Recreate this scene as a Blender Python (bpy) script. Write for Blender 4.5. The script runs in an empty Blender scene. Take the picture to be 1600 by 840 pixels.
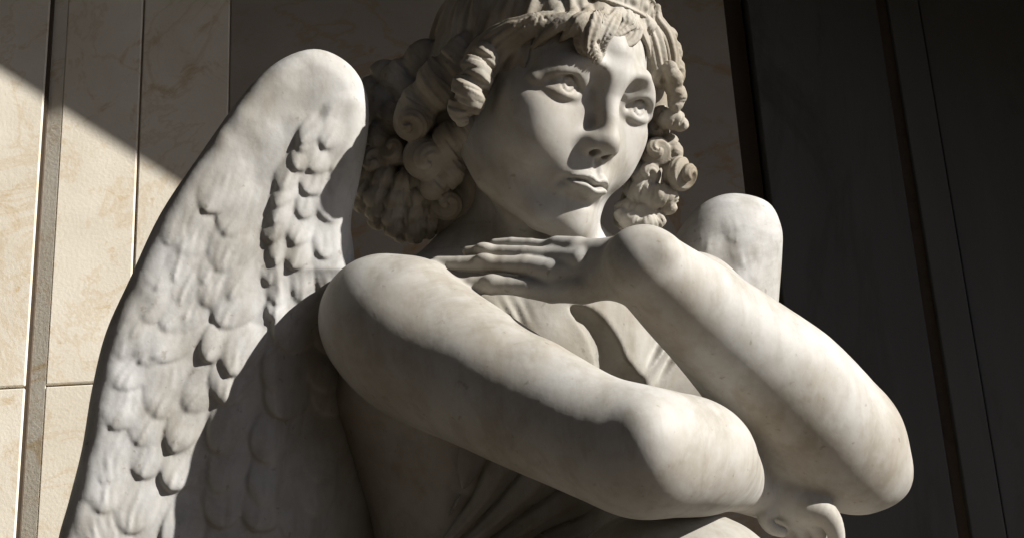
import bpy, math, random, os
import numpy as np
from mathutils import Matrix, Vector

DEV = 1.0          # coarser voxels while testing

# ---------------------------------------------------------------- camera frame
S = 0.0008                    # metres per modelling unit
D = 2800.0                    # camera to statue, modelling units (= focal length in picture px at 1600 wide)
up_c = np.array([-339.0, 6280.0, -2800.0]); up_c /= np.linalg.norm(up_c)
fw = np.array([0, 0, -1.0]); wy = fw - up_c * fw.dot(up_c); wy /= np.linalg.norm(wy)
wx = np.cross(wy, up_c)
MW = np.array([wx, wy, up_c])                    # camera vector -> world vector
CAM = np.array([0.0, -2.3, 1.6])
def world(p):                                    # modelling space -> world metres
    p = np.asarray(p, float).copy(); p = p.reshape(-1, 3)
    p[:, 2] -= D
    return (p * S) @ MW.T + CAM
def P(px, py, d=0.0):
    k = (D - d) / D
    return np.array([(px - 800) * k, -(py - 420) * k, d])
def RR(r, d): return r * (D - d) / D

sc = bpy.context.scene
cam_d = bpy.data.cameras.new('camera'); cam = bpy.data.objects.new('camera', cam_d)
sc.collection.objects.link(cam); sc.camera = cam
cam_d.sensor_width = 36.0; cam_d.lens = 36.0 * D / 1600.0
cam_d.clip_start = 0.05; cam_d.clip_end = 500
m = Matrix([list(MW[0]) + [CAM[0]], list(MW[1]) + [CAM[1]], list(MW[2]) + [CAM[2]], [0, 0, 0, 1]])
cam.matrix_world = m

# ---------------------------------------------------------------- light
L_c = np.array([float(x) for x in "0.78,0.60,0.14".split(",")]); L_c /= np.linalg.norm(L_c)      # towards the sun, camera frame
L_w = MW @ L_c
elev = math.asin(L_w[2]); azim = math.atan2(L_w[0], L_w[1])
w = bpy.data.worlds.new('World'); sc.world = w; w.use_nodes = True
nt = w.node_tree; bg = nt.nodes['Background']
sky = nt.nodes.new('ShaderNodeTexSky'); sky.sky_type = 'NISHITA'; sky.sun_disc = False; sky.air_density = 0.22; sky.dust_density = 0.3
sky.sun_elevation = elev; sky.sun_rotation = azim
nt.links.new(sky.outputs[0], bg.inputs[0]); bg.inputs[1].default_value = 0.05
sd = bpy.data.lights.new('sun', 'SUN'); sun = bpy.data.objects.new('sun', sd); sc.collection.objects.link(sun)
sd.energy = 5.0; sd.angle = math.radians(0.55); sd.color = (1.0, 0.97, 0.92)
sun.rotation_euler = Vector(L_w).to_track_quat('Z', 'Y').to_euler()
sun.location = (3, -3, 5)
sc.view_settings.view_transform = 'Standard'; sc.view_settings.look = 'None'
sc.view_settings.exposure = 0.82; sc.view_settings.gamma = 1.0

# ---------------------------------------------------------------- signed-distance engine
def rot(yaw=0, pitch=0, roll=0):
    y, p, r = np.radians([yaw, pitch, roll])
    cy, sy, cp, sp, cr, sr = np.cos(y), np.sin(y), np.cos(p), np.sin(p), np.cos(r), np.sin(r)
    return (np.array([[cr, -sr, 0], [sr, cr, 0], [0, 0, 1]]) @ np.array([[cy, 0, sy], [0, 1, 0], [-sy, 0, cy]])
            @ np.array([[1, 0, 0], [0, cp, -sp], [0, sp, cp]]))

class Frame:
    def __init__(s, C=(0, 0, 0), R=None, k=1.0): s.C = np.array(C, float); s.R = np.eye(3) if R is None else R; s.k = k
    def pt(s, p): return s.C + s.k * (s.R @ np.array(p, float))
    def inv(s, Q): return ((Q - s.C) @ s.R) / s.k
WORLD = Frame()

def smin(a, b, k):
    if k <= 0: return np.minimum(a, b)
    h = np.maximum(k - np.abs(a - b), 0) / k
    return np.minimum(a, b) - h * h * k * 0.25

class SDF:
    def __init__(s): s.ops = []; s.m = 14.0
    def add(s, fn, c, rad, k=0, mode='u'):
        s.ops.append((fn, np.array(c, float), float(rad) + s.m, float(k), mode)); return s
    def ell(s, c, r, k=0, fr=WORLD, R=None, mode='u'):
        C = fr.pt(c); A = fr.R if R is None else fr.R @ R; r = np.array(r, float) * fr.k
        def fn(Q):
            q = (Q - C) @ A
            k0 = np.sqrt(((q / r) ** 2).sum(1)) + 1e-9; k1 = np.sqrt(((q / (r * r)) ** 2).sum(1)) + 1e-9
            return np.where(k0 < .3, (k0 - 1) * r.min(), k0 * (k0 - 1) / k1)
        return s.add(fn, C, r.max(), k * fr.k, mode)
    def cap(s, a, b, ra, rb, k=0, fr=WORLD, mode='u'):
        return s.chain([a, b], [ra, rb], k, fr, mode)
    def chain(s, pts, rs, k=0, fr=WORLD, mode='u', kk=0, flat=None, disp=None):
        # tapered tube through pts; flat=(axis, ratio) squeezes it along an axis
        pts = np.array([fr.pt(p) for p in pts]); rs = np.array(rs, float) * fr.k
        if flat is not None:
            ax = fr.R @ (np.array(flat[0], float) / np.linalg.norm(flat[0])); rat = flat[1]
        c = (pts.max(0) + pts.min(0)) / 2; rad = np.linalg.norm(pts - c, axis=1).max() + rs.max() + (0 if disp is None else 6)
        def fn(Q):
            out = None
            for i in range(len(pts) - 1):
                a, b = pts[i], pts[i + 1]; ab = b - a; q = Q - a
                t = np.clip((q @ ab) / (ab @ ab), 0, 1)
                e = q - t[:, None] * ab
                if flat is not None: e = e + (e @ ax)[:, None] * ax * (1 / rat - 1)
                d = np.sqrt((e * e).sum(1)) - (rs[i] + (rs[i + 1] - rs[i]) * t)
                out = d if out is None else smin(out, d, kk)
            if disp is not None: out = out - disp(Q)
            return out
        return s.add(fn, c, rad, k * fr.k, mode)
    def __call__(s, Q, lo=None, hd=None):
        out = np.full(len(Q), 400.0)
        for fn, c, rad, k, mode in s.ops:
            if lo is not None and np.linalg.norm(lo - c) - rad - hd > 2 * k: continue
            d = fn(Q)
            if mode == 'u': out = smin(out, d, k)
            elif mode == 's': out = -smin(-out, d, k)
            elif mode == 'i': out = -smin(-out, -d, k)
            elif mode == 'd': out = out - d                      # displacement field
        return out

def smooth_poly(pts, n=6, closed=False):
    pts = np.array(pts, float); N = len(pts); out = []
    rng = range(N if closed else N - 1)
    for i in rng:
        p0 = pts[(i - 1) % N] if closed or i > 0 else 2 * pts[0] - pts[1]
        p1 = pts[i]; p2 = pts[(i + 1) % N]
        p3 = pts[(i + 2) % N] if closed or i + 2 < N else 2 * pts[-1] - pts[-2]
        for j in range(n):
            t = j / n
            out.append(0.5 * (2 * p1 + (p2 - p0) * t + (2 * p0 - 5 * p1 + 4 * p2 - p3) * t * t + (3 * p1 - p0 - 3 * p2 + p3) * t ** 3))
    if not closed: out.append(pts[-1])
    return np.array(out)

# smooth value noise, vectorised
_rs = np.random.RandomState(7); _G = _rs.rand(32, 32, 32).astype(np.float32) * 2 - 1
def noise3(Q):
    f = np.floor(Q); t = Q - f; i = f.astype(np.int64) & 31; j = (i + 1) & 31; t = t * t * (3 - 2 * t)
    g = _G
    a = g[i[:, 0], i[:, 1], i[:, 2]] * (1 - t[:, 0]) + g[j[:, 0], i[:, 1], i[:, 2]] * t[:, 0]
    b = g[i[:, 0], j[:, 1], i[:, 2]] * (1 - t[:, 0]) + g[j[:, 0], j[:, 1], i[:, 2]] * t[:, 0]
    c = g[i[:, 0], i[:, 1], j[:, 2]] * (1 - t[:, 0]) + g[j[:, 0], i[:, 1], j[:, 2]] * t[:, 0]
    d = g[i[:, 0], j[:, 1], j[:, 2]] * (1 - t[:, 0]) + g[j[:, 0], j[:, 1], j[:, 2]] * t[:, 0]
    return (a * (1 - t[:, 1]) + b * t[:, 1]) * (1 - t[:, 2]) + (c * (1 - t[:, 1]) + d * t[:, 1]) * t[:, 2]

def polygonise(F, lo, hi, vox, B=16, smooth=1):
    """sparse surface nets: returns verts (modelling space) and quads"""
    vox = vox * DEV
    lo = np.array(lo, float); n = np.ceil((np.array(hi) - lo) / vox / B).astype(int)
    ci = np.stack(np.meshgrid(*[np.arange(k) for k in n], indexing='ij'), -1).reshape(-1, 3)
    cen = lo + (ci + .5) * B * vox; hd = B * vox * 0.87
    act = []
    for s0 in range(0, len(cen), 20000):
        act.append(np.abs(F(cen[s0:s0 + 20000])) < hd * 1.6 + 22)
    act = np.concatenate(act); ci = ci[act]; cen = cen[act]
    g = np.arange(-1, B + 1); G = np.stack(np.meshgrid(g, g, g, indexing='ij'), -1).reshape(-1, 3)
    NN = (n * B + 4).astype(np.int64)
    def key(c): c = c + 2; return (c[..., 0] * NN[1] + c[..., 1]) * NN[2] + c[..., 2]
    K, V, QD = [], [], []
    off = np.stack(np.meshgrid([0, 1], [0, 1], [0, 1], indexing='ij'), -1).reshape(-1, 3)
    edges = [(a, b) for a in range(8) for b in range(a + 1, 8) if np.abs(off[a] - off[b]).sum() == 1]
    for c, ce in zip(ci, cen):
        base = c * B
        pts = lo + (base + G) * vox
        v = F(pts, ce, hd * 1.15).reshape((B + 2,) * 3)
        if v.min() > 0 or v.max() < 0: continue
        # cells with index 0..B-1 in this block => corners local 1..B+1 : need extra layer; use cells -1..B-1 and own 0..B-1 shifted
        corner = np.stack([v[o[0]:o[0] + B + 1, o[1]:o[1] + B + 1, o[2]:o[2] + B + 1] for o in off], -1)
        sg = corner < 0; cnt = sg.sum(-1); m_ = (cnt > 0) & (cnt < 8)
        # cell (i,j,k) local index l has lower corner base-1+l ; this block owns l=0..B-1 (cells base-1 .. base+B-2)
        own = m_.copy(); own[B:, :, :] = 0; own[:, B:, :] = 0; own[:, :, B:] = 0
        idx = np.argwhere(own)
        if len(idx):
            cv = corner[own]; sm = np.zeros((len(idx), 3)); w_ = np.zeros(len(idx))
            for a, b in edges:
                va, vb = cv[:, a], cv[:, b]; cr = (va < 0) != (vb < 0)
                t = np.where(cr, va / np.where(cr, va - vb, 1), 0)
                p = off[a] + (off[b] - off[a]) * t[:, None]
                sm += p * cr[:, None]; w_ += cr
            p = sm / w_[:, None]
            K.append(key(base - 1 + idx)); V.append(lo + (base - 1 + idx + p) * vox)
        # edges whose lower grid point is base+l, l=0..B-1 -> local 1..B
        for ax in range(3):
            s0 = v[1:B + 1, 1:B + 1, 1:B + 1] < 0
            sl = [slice(1, B + 1)] * 3; sl[ax] = slice(2, B + 2)
            if ax == 0: hi_ = np.concatenate([v[2:B + 2, 1:B + 1, 1:B + 1]], 0)
            elif ax == 1: hi_ = v[1:B + 1, 2:B + 2, 1:B + 1]
            else: hi_ = v[1:B + 1, 1:B + 1, 2:B + 2]
            if hi_.shape[ax] < B:
                sh = list(hi_.shape); s0 = s0[tuple(slice(0, q) for q in sh)]
            s1 = hi_ < 0
            e = np.argwhere(s0 != s1)
            if not len(e): continue
            inside = s0[e[:, 0], e[:, 1], e[:, 2]]
            gp = base + e
            u = np.zeros(3, int); u[(ax + 1) % 3] = 1; w2 = np.zeros(3, int); w2[(ax + 2) % 3] = 1
            q = np.stack([key(gp), key(gp - u), key(gp - u - w2), key(gp - w2)], 1)
            q[~inside] = q[~inside][:, ::-1]
            QD.append(q)
    K = np.concatenate(K); V = np.concatenate(V); QD = np.concatenate(QD)
    K, ui = np.unique(K, return_index=True); V = V[ui]
    pos = np.searchsorted(K, QD); pos = np.minimum(pos, len(K) - 1)
    ok = (K[pos] == QD).all(1); Q4 = pos[ok]
    for _ in range(smooth):                                      # one light relaxation
        acc = np.zeros_like(V); cn = np.zeros(len(V))
        for a in range(4):
            b = (a + 1) % 4
            np.add.at(acc, Q4[:, a], V[Q4[:, b]]); np.add.at(cn, Q4[:, a], 1)
            np.add.at(acc, Q4[:, b], V[Q4[:, a]]); np.add.at(cn, Q4[:, b], 1)
        V = np.where(cn[:, None] > 0, V * .5 + .5 * acc / np.maximum(cn, 1)[:, None], V)
    return V, Q4

def mesh_obj(name, V, Q, mat, parent=None, origin=None, already_world=False):
    Wd = V if already_world else world(V)
    org = np.zeros(3) if origin is None else np.array(origin)
    me = bpy.data.meshes.new(name)
    Wd = (Wd - org).astype(np.float32)
    me.vertices.add(len(Wd)); me.vertices.foreach_set('co', Wd.ravel())
    Q = np.asarray(Q, np.int32)
    me.loops.add(Q.size); me.loops.foreach_set('vertex_index', Q.ravel())
    me.polygons.add(len(Q)); me.polygons.foreach_set('loop_start', np.arange(0, Q.size, Q.shape[1], dtype=np.int32))
    me.polygons.foreach_set('loop_total', np.full(len(Q), Q.shape[1], np.int32))
    me.update(calc_edges=True); me.validate()
    me.polygons.foreach_set('use_smooth', np.ones(len(me.polygons), bool))
    me.materials.append(mat)
    o = bpy.data.objects.new(name, me); sc.collection.objects.link(o)
    if parent is not None: o.parent = parent
    else: o.location = org
    return o
import time
T0 = time.time()
def build(name, F, lo, hi, vox, mat, parent, **kw):
    V, Q = polygonise(F, lo, hi, vox, **kw)
    o = mesh_obj(name, V, Q, mat, parent, origin=STATUE_O)
    return o
# ================================================================= the statue
ARM_ONLY = ''
H = Frame(P(841, 145, 0), rot(0, 0, -14) @ rot(38, 0, 0) @ rot(0, -4, 0), 2.0)   # head: origin between the ears, units 2 px

def face(F, fr):
    E = lambda c, r, k=0, mode='u', R=None: F.ell(c, r, k, fr, R, mode)
    def sym(fn):
        for s in (-1, 1): fn(s)
    E((0, 30, -6), (71, 80, 88))                                   # cranium
    E((0, 20, 26), (60, 50, 62), 14)                               # forehead
    E((0, -34, 26), (60, 66, 54), 18)                              # face block
    sym(lambda s: E((s * 36, -38, 50), (25, 25, 24), 24))          # soft cheeks
    sym(lambda s: E((s * 48, -18, 50), (16, 15, 20), 20))          # cheekbones
    E((0, -67, 66), (24, 22, 22), 18)                              # mound of the mouth
    E((0, -99, 67), (16, 14, 14), 18)                              # chin
    sym(lambda s: F.chain([(s * 54, -50, 4), (s * 46, -74, 24), (s * 19, -97, 54)], [14, 13.5, 11.5], 20, fr))
    F.chain([(0, 18, 82), (0, 30, 82)], [8, 10], 14, fr)
    sym(lambda s: F.chain([(s * 10, 12.5, 85), (s * 28, 17.5, 86.5), (s * 50, 11, 66)], [6, 7, 5.5], 11, fr))   # brow
    # eye sockets
    sym(lambda s: E((s * 35, -1.5, 93.8), (21, 11.8, 16.5), 12, 's'))
    sym(lambda s: E((s * 20, 1, 95.0), (9, 11, 15.5), 9, 's'))
    # nose
    F.chain([(0, 14, 82.5), (0, -4, 85.5), (0, -20, 90.5), (0, -34, 92.5)], [8.2, 7.4, 7.4, 8.0], 12, fr)
    E((0, -37.2, 92.6), (7.6, 6.6, 8.0), 8)
    sym(lambda s: E((s * 9.6, -40, 84), (5.4, 5.6, 9.0), 11))
    F.chain([(0, -41.5, 90), (0, -45, 82)], [3.0, 3.2], 7, fr)
    sym(lambda s: E((s * 5.6, -45, 87), (3.2, 3.4, 5.8), 3, 's'))
    # eyeballs and lids
    def eye(s):
        E((s * 36.0, -2.8, 64.6), (16.4, 16.4, 16.4), 1.2)
        up = [(s * 18, -5.3, 76.4), (s * 25, 2.8, 80.4), (s * 35, 6.2, 83.4), (s * 46, 4.4, 80.4), (s * 57, -4.8, 67.6)]
        lo = [(s * 18, -5.3, 76.4), (s * 26, -9.4, 77.6), (s * 36, -10.8, 78.8), (s * 47, -9.4, 75.6), (s * 57, -4.8, 67.6)]
        F.chain(smooth_poly(up, 4), np.r_[np.linspace(1.4, 2.6, 8), np.linspace(2.6, 1.8, 9)], 3.0, fr)
        F.chain(smooth_poly(lo, 4), np.r_[np.linspace(1.2, 1.6, 8), np.linspace(1.6, 1.3, 9)], 6.0, fr)
        fold = [(s * 20, 4.7, 80.0), (s * 28, 10.7, 83.6), (s * 39, 12.2, 83.6), (s * 50, 7.2, 75), (s * 57, -1.8, 64)]
        F.chain(smooth_poly(fold, 4), [2.4] * 17, 9, fr)            # lid above the fold
        gz = (s * 36.0 + .5, -2.2, 81.3)
        def iris(Q):
            q = fr.inv(Q) - np.array(gz); r = np.sqrt(q[:, 0] ** 2 + q[:, 1] ** 2)
            near = np.clip((7 - np.abs(q[:, 2])) / 2, 0, 1)
            ring = np.exp(-((r - 6.4) / .8) ** 2) * 1.2 + np.exp(-(r / 2.9) ** 2) * 3.2 * np.clip((2.6 - q[:, 1]) / 1.5, 0, 1)
            return -ring * near * fr.k * .8
        F.add(iris, fr.pt(gz), 12 * fr.k, 0, 'd')
    sym(eye)
    # mouth
    def lips(Q):
        q = fr.inv(Q); x, y, z = q[:, 0] - .3, q[:, 1] + 2.2, q[:, 2]; ax = np.abs(x)
        hw = 20.5
        w = np.clip(1 - (ax / hw) ** 2, 0, 1)
        ym = -67.0 + 1.3 * np.exp(-(x / 5.5) ** 2) * -1 + .8 * np.exp(-((ax - 9) / 5) ** 2) + .2 * (ax / hw) ** 2       # mouth line
        top = 7.0 * w ** .65 * (1 - .2 * np.exp(-(x / 3) ** 2)) + .01
        bot = 8.8 * w ** .6 + .01
        u = (y - ym) / top; l = (ym - y) / bot
        up = np.where((u > 0) & (u < 1.5), np.sin(np.clip(u, 0, 1.0) * np.pi * .55 + .75), 0) * np.clip((1.3 - u) / .35, 0, 1)
        dn = np.where((l > 0) & (l < 1.6), np.sin(np.clip(l, 0, 1.2) * np.pi * .75 + .35), 0) * np.clip((1.6 - l) / .6, 0, 1)
        h = (up * 4.6 + dn * 5.8) * w ** .6
        crease = np.exp(-((y - ym) / 1.7) ** 2) * np.clip((hw + 2.5 - ax) / 9, 0, 1) * 4.6
        phil = np.exp(-(x / 2.8) ** 2) * np.clip((y + 62) / 4, 0, 1) * np.clip((-45 - y) / 4, 0, 1) * 1.6
        ridge = np.exp(-((ax - 4.8) / 2) ** 2) * np.clip((y + 63) / 4, 0, 1) * np.clip((-46 - y) / 4, 0, 1) * .8
        corner = np.exp(-((ax - hw - .5) / 3.6) ** 2 - ((y + 69.5) / 4) ** 2) * 2.4
        under = np.exp(-((y + 80) / 4.6) ** 2 - (x / 14) ** 2) * 3.2
        return (h - crease - phil + ridge - corner - under) * np.clip((z - 55) / 8, 0, 1) * fr.k
    F.add(lips, fr.pt((0, -67, 90)), 42 * fr.k, 0, 'd')

body = SDF()
body.m = 70.0; face(body, H); body.m = 14.0
headonly = len(body.ops)
# ---- neck and torso (picture px, depth)
def Pc(*a): return P(*a)
def ch(F, pts, k=0, **kw):
    F.chain([P(x, y, d) for x, y, d, r in pts], [RR(r, d) for x, y, d, r in pts], k, **kw)
def chs(F, pts, k=0, n=4, **kw):                          # smoothly interpolated limb
    A = smooth_poly(np.array([[*P(x, y, d), RR(r, d)] for x, y, d, r in pts]), n)
    F.chain(A[:, :3], A[:, 3], k, **kw)
BR = rot(-50, 0, 0) if False else rot(50, 0, 0)
ch(body, [(805, 255, -30, 84), (800, 340, -40, 84), (800, 440, -60, 110)], 34)
ch(body, [(760, 400, -40, 66), (690, 450, 30, 62), (620, 490, 110, 66)], 50)        # trapezius and collar
ch(body, [(850, 400, -60, 60), (960, 455, -190, 64), (1070, 490, -300, 70)], 50)
body.ell(P(815, 640, -70), (275, 330, 165), 50, R=rot(48, 0, -8))
body.ell(P(800, 900, -60), (250, 260, 170), 60, R=rot(48, 0, 0))
ch(body, [(760, 240, 70, 12), (800, 330, 75, 13), (850, 420, 60, 12)], 26)          # neck tendon
ch(body, [(640, 560, 80, 95), (606, 610, 40, 86), (640, 705, 15, 84), (692, 800, 0, 82), (720, 880, 0, 80)], 60)                              # back of the shoulder
body.ell(P(905, 620, 0), (170, 250, 110), 60, R=rot(48, 0, -6))
# breasts
body.ell(P(858, 558, 82), (86, 86, 58), 20, R=rot(48, 0, 0))
body.ell(P(1050, 570, -60), (84, 84, 56), 36, R=rot(48, 0, 0))
TROUGH = [(892, 486, 118, 10), (925, 506, 122, 18), (950, 545, 118, 25), (966, 590, 108, 32), (1030, 640, 74, 36), (1110, 650, 40, 32)]
body.m = 40.0
chs(body, [(x, y, d, r + 8) for x, y, d, r in TROUGH], 10, mode='s')
body.m = 14.0
# ---- her right arm (left in the picture)
chs(body, [(600, 498, 165, 102), (652, 542, 200, 107), (722, 577, 243, 104), (820, 630, 315, 97), (930, 684, 392, 90), (1000, 706, 432, 92)], 40, kk=16)
chs(body, [(1008, 710, 432, 90), (1055, 710, 390, 92), (1092, 716, 332, 86), (1122, 732, 265, 64), (1160, 755, 175, 42), (1205, 772, 150, 36)], 30, kk=10)
ch(body, [(1040, 705, 300, 84), (1120, 730, 160, 54)], 26)
body.ell(P(1008, 690, 484), (34, 40, 34), 30)
ch(body, [(645, 486, 190, 84), (716, 536, 240, 74), (784, 580, 282, 58)], 16)                # deltoid over the arm
ch(body, [(840, 600, 330, 60), (920, 650, 385, 62), (975, 672, 415, 60)], 24)
# ---- her left arm (right in the picture)
ch(body, [(1080, 480, -320, 88), (1190, 590, -130, 92), (1300, 690, 30, 90)], 30)
chs(body, [(1328, 715, 115, 82), (1292, 676, 132, 100), (1222, 606, 162, 103), (1140, 530, 210, 84), (1066, 466, 252, 70), (1012, 420, 276, 57), (1002, 412, 280, 54)], 26, kk=14)
ch(body, [(1095, 440, 236, 28), (1160, 486, 200, 38), (1254, 568, 162, 52), (1336, 645, 130, 46)], 14)   # ridge of the forearm
body.ell(P(1392, 742, 108), (26, 30, 28), 22)
body.ell(P(1036, 392, 306), (20, 18, 22), 22)
body.ell(P(1350, 735, 95), (62, 60, 66), 30)
body.ell(P(1346, 688, 115), (58, 64, 64), 34)
# ---- the hand resting on the shoulder
nh = (-.62, .28, .74)                                                                # back of the hand faces left and out
ch(body, [(1004, 410, 276, 52), (968, 418, 258, 50), (915, 428, 228, 46), (876, 428, 216, 42)], 14, kk=8, flat=(nh, .62))
ch(body, [(905, 450, 244, 22), (862, 455, 226, 19), (826, 449, 218, 16.5), (798, 446, 212, 14), (768, 445, 206, 15.5), (738, 444, 198, 12.5), (716, 441, 192, 8.5)], 9, kk=2)
ch(body, [(912, 424, 236, 22), (862, 424, 220, 21), (822, 415, 206, 16), (788, 413, 198, 13.5), (756, 412, 190, 14.5), (718, 412, 180, 12), (684, 410, 172, 10)], 6, kk=2)
ch(body, [(905, 408, 236, 20), (862, 404, 204, 18), (820, 397, 188, 13), (786, 394, 178, 10.5), (755, 392, 170, 11), (730, 392, 162, 8)], 3, kk=2)
ch(body, [(900, 396, 216, 20), (866, 391, 184, 15), (830, 383, 166, 10.5), (800, 380, 156, 9), (772, 380, 148, 7.5)], 3, kk=2)
for x, y, d_, r_ in ((768, 437, 212, 8), (756, 403, 199, 8), (755, 386, 178, 6)): # middle joints
    body.ell(P(x, y, d_), (13, 7, 8), 7)
ch(body, [(940, 398, 236, 22), (905, 390, 212, 18), (872, 384, 190, 13)], 18, kk=3)   # thumb side
# ---- the hand under the elbow
ch(body, [(1205, 772, 152, 37), (1240, 782, 168, 34), (1272, 794, 178, 28)], 10, kk=6, flat=((.2, -.2, 1), .8))
for f in ([(1262, 792, 184, 24), (1290, 803, 190, 20), (1305, 828, 192, 15), (1306, 858, 184, 13), (1296, 890, 176, 11)],
          [(1258, 800, 172, 22), (1276, 818, 168, 17), (1284, 846, 160, 14), (1276, 880, 152, 12)],
          [(1240, 802, 158, 21), (1254, 822, 146, 16), (1260, 850, 136, 13), (1252, 884, 130, 12)],
          [(1218, 798, 146, 20), (1230, 820, 130, 14), (1234, 846, 120, 12), (1228, 880, 116, 11)]):
    chs(body, f, 4)
chs(body, [(1206, 790, 176, 18), (1196, 808, 184, 12), (1206, 824, 186, 10), (1222, 830, 182, 9)], 5)
body.add(lambda Q: noise3(Q / 60.0) * .8 + noise3(Q / 22.0 + 9) * .10, P(900, 450, 0), 2000, 0, 'd')

# ---- robe
robe = SDF(); robe.m = 50.0
robe.ell(P(815, 640, -70), (283, 338, 173), 50, R=rot(48, 0, -8))
robe.ell(P(800, 900, -60), (258, 268, 178), 60, R=rot(48, 0, 0))
robe.ell(P(905, 620, 0), (177, 257, 118), 60, R=rot(48, 0, -6))
robe.ell(P(858, 558, 82), (93, 92, 64), 20, R=rot(48, 0, 0))
robe.ell(P(1050, 570, -60), (91, 91, 62), 40, R=rot(48, 0, 0))
ch(robe, [(690, 470, 60, 60), (760, 500, 100, 50)], 30)
robe.ell(P(1052, 905, 290), (150, 100, 130), 14)
robe.ell(P(960, 1080, 60), (330, 190, 290), 60)
def armhole(Q):
    px = 800 + Q[:, 0]; py = 420 - Q[:, 1]
    xm = np.interp(py, [300, 440, 600, 700, 745, 790, 850, 1000, 1200], [720, 722, 720, 722, 745, 716, 690, 600, 500])
    return np.maximum(xm - px, 455 - py) * .8
chs(robe, TROUGH, 8, mode='s')
robe.add(armhole, P(900, 700, 0), 3000, 4, 'i')
def folds(Q):
    px = 800 + Q[:, 0]; py = 420 - Q[:, 1]; z = Q[:, 2]
    # gathers over the breast
    u = (px - 795) * .62 - (py - 495) * -.0; a = ((px - 800) * .86 - (py - 495) * .5)
    along = (px - 800) * .5 + (py - 495) * .86
    g = np.exp(-((along + 4) / 26) ** 2 - ((a + 4) / 30) ** 2) * np.sin(a / 2.5 + .6 * np.sin(along / 14)) * 2.0
    # two folds at the far breast
    b = (px - 1036) * .82 + (py - 545) * .57; l2 = -(px - 1036) * .57 + (py - 545) * .82
    f = (np.exp(-((b + 2) / 7) ** 2) * 11 - np.exp(-((b - 13) / 7) ** 2) * 8 + np.exp(-((b - 28) / 8) ** 2) * 6 - np.exp(-((b + 16) / 8) ** 2) * 5) * np.exp(-(l2 / 42) ** 2)
    # folds under the arm, fanning from the hip
    ang = np.degrees(np.arctan2(900 - py, px - 640)); rr = np.hypot(900 - py, px - 640)
    wob = noise3(Q / 70.0) * 3.0
    t = (ang + wob) / 11.5
    fan = (np.abs(np.sin(t * np.pi)) ** .6 * 2 - 1) * 13.0 + np.sin(t * 13 + 1) * 2.0
    fan = fan * np.clip((py - 660) / 60, 0, 1) * np.clip(rr / 160, 0, 1) * np.clip((960 - px) / 60, 0, 1) * np.clip((240 - z) / 60, 0, 1)
    lap = np.sin((px - py * .4) / 26.0 + noise3(Q / 60.0) * 2) * 5 * np.clip((py - 930) / 80, 0, 1)
    return g + f + fan + lap + noise3(Q / 30.0) * 1.0
robe.add(folds, P(900, 700, 0), 3000, 0, 'd')

# ---- wings
def poly_grid(poly, lo, hi, st):
    xs = np.arange(lo[0], hi[0], st); ys = np.arange(lo[1], hi[1], st)
    X, Y = np.meshgrid(xs, ys, indexing='ij'); Q = np.stack([X.ravel(), Y.ravel()], 1)
    d = np.full(len(Q), 1e9); ins = np.zeros(len(Q), bool); n = len(poly)
    for i in range(n):
        a = poly[i]; b = poly[(i + 1) % n]; ab = b - a; q = Q - a
        t = np.clip((q @ ab) / (ab @ ab), 0, 1); e = q - t[:, None] * ab
        d = np.minimum(d, np.sqrt((e * e).sum(1)))
        c = ((a[1] > Q[:, 1]) != (b[1] > Q[:, 1]))
        xi = a[0] + (Q[:, 1] - a[1]) * ab[0] / (ab[1] if abs(ab[1]) > 1e-9 else 1e-9)
        ins ^= c & (Q[:, 0] < xi)
    return np.where(ins, d, -d).reshape(X.shape), X, Y
def sampler(G, lo, st):
    def f(px, py):
        u = np.clip((px - lo[0]) / st, 0, G.shape[0] - 1.001); v = np.clip((py - lo[1]) / st, 0, G.shape[1] - 1.001)
        i = u.astype(int); j = v.astype(int); a = u - i; b = v - j
        return (G[i, j] * (1 - a) + G[i + 1, j] * a) * (1 - b) + (G[i, j + 1] * (1 - a) + G[i + 1, j + 1] * a) * b
    return f
def feather_map(X, Y, lobes):
    """shingled feather tips: (x, y, length, half width, direction in degrees, height); direction points to the tip, picture axes"""
    Hm = np.zeros(X.shape)
    for (x, y, L, W, a, h) in lobes:
        c, s_ = math.cos(math.radians(a)), math.sin(math.radians(a))
        u = (X - x) * c + (Y - y) * s_; v = -(X - x) * s_ + (Y - y) * c
        tt = np.clip(u / L, 0, 1)
        wid = W * np.sqrt(np.clip(1 - np.clip((u - L * .45) / (L * .55), 0, 1) ** 2, 0, 1))
        inn = np.clip((wid - np.abs(v)) / 4.0 + .2, 0, 1) * (u > 0) * (u < L); inn = inn * inn * (3 - 2 * inn)
        side = np.clip((wid - np.abs(v)) / (W * .8), 0, 1)
        dome = h * (.0 + 1.0 * np.clip(tt, 0, 1) ** .9) * (.45 + .55 * np.sin(side * np.pi / 2))
        barb = (.8 * np.sin(v / 2.3 + u * .04 + 2.5 * np.sin(x + u / 17.0)) + 1.6 * np.exp(-(v / 2.5) ** 2)) * tt * side
        Hm = np.maximum(Hm, (dome + barb) * inn)
    return Hm
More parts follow.
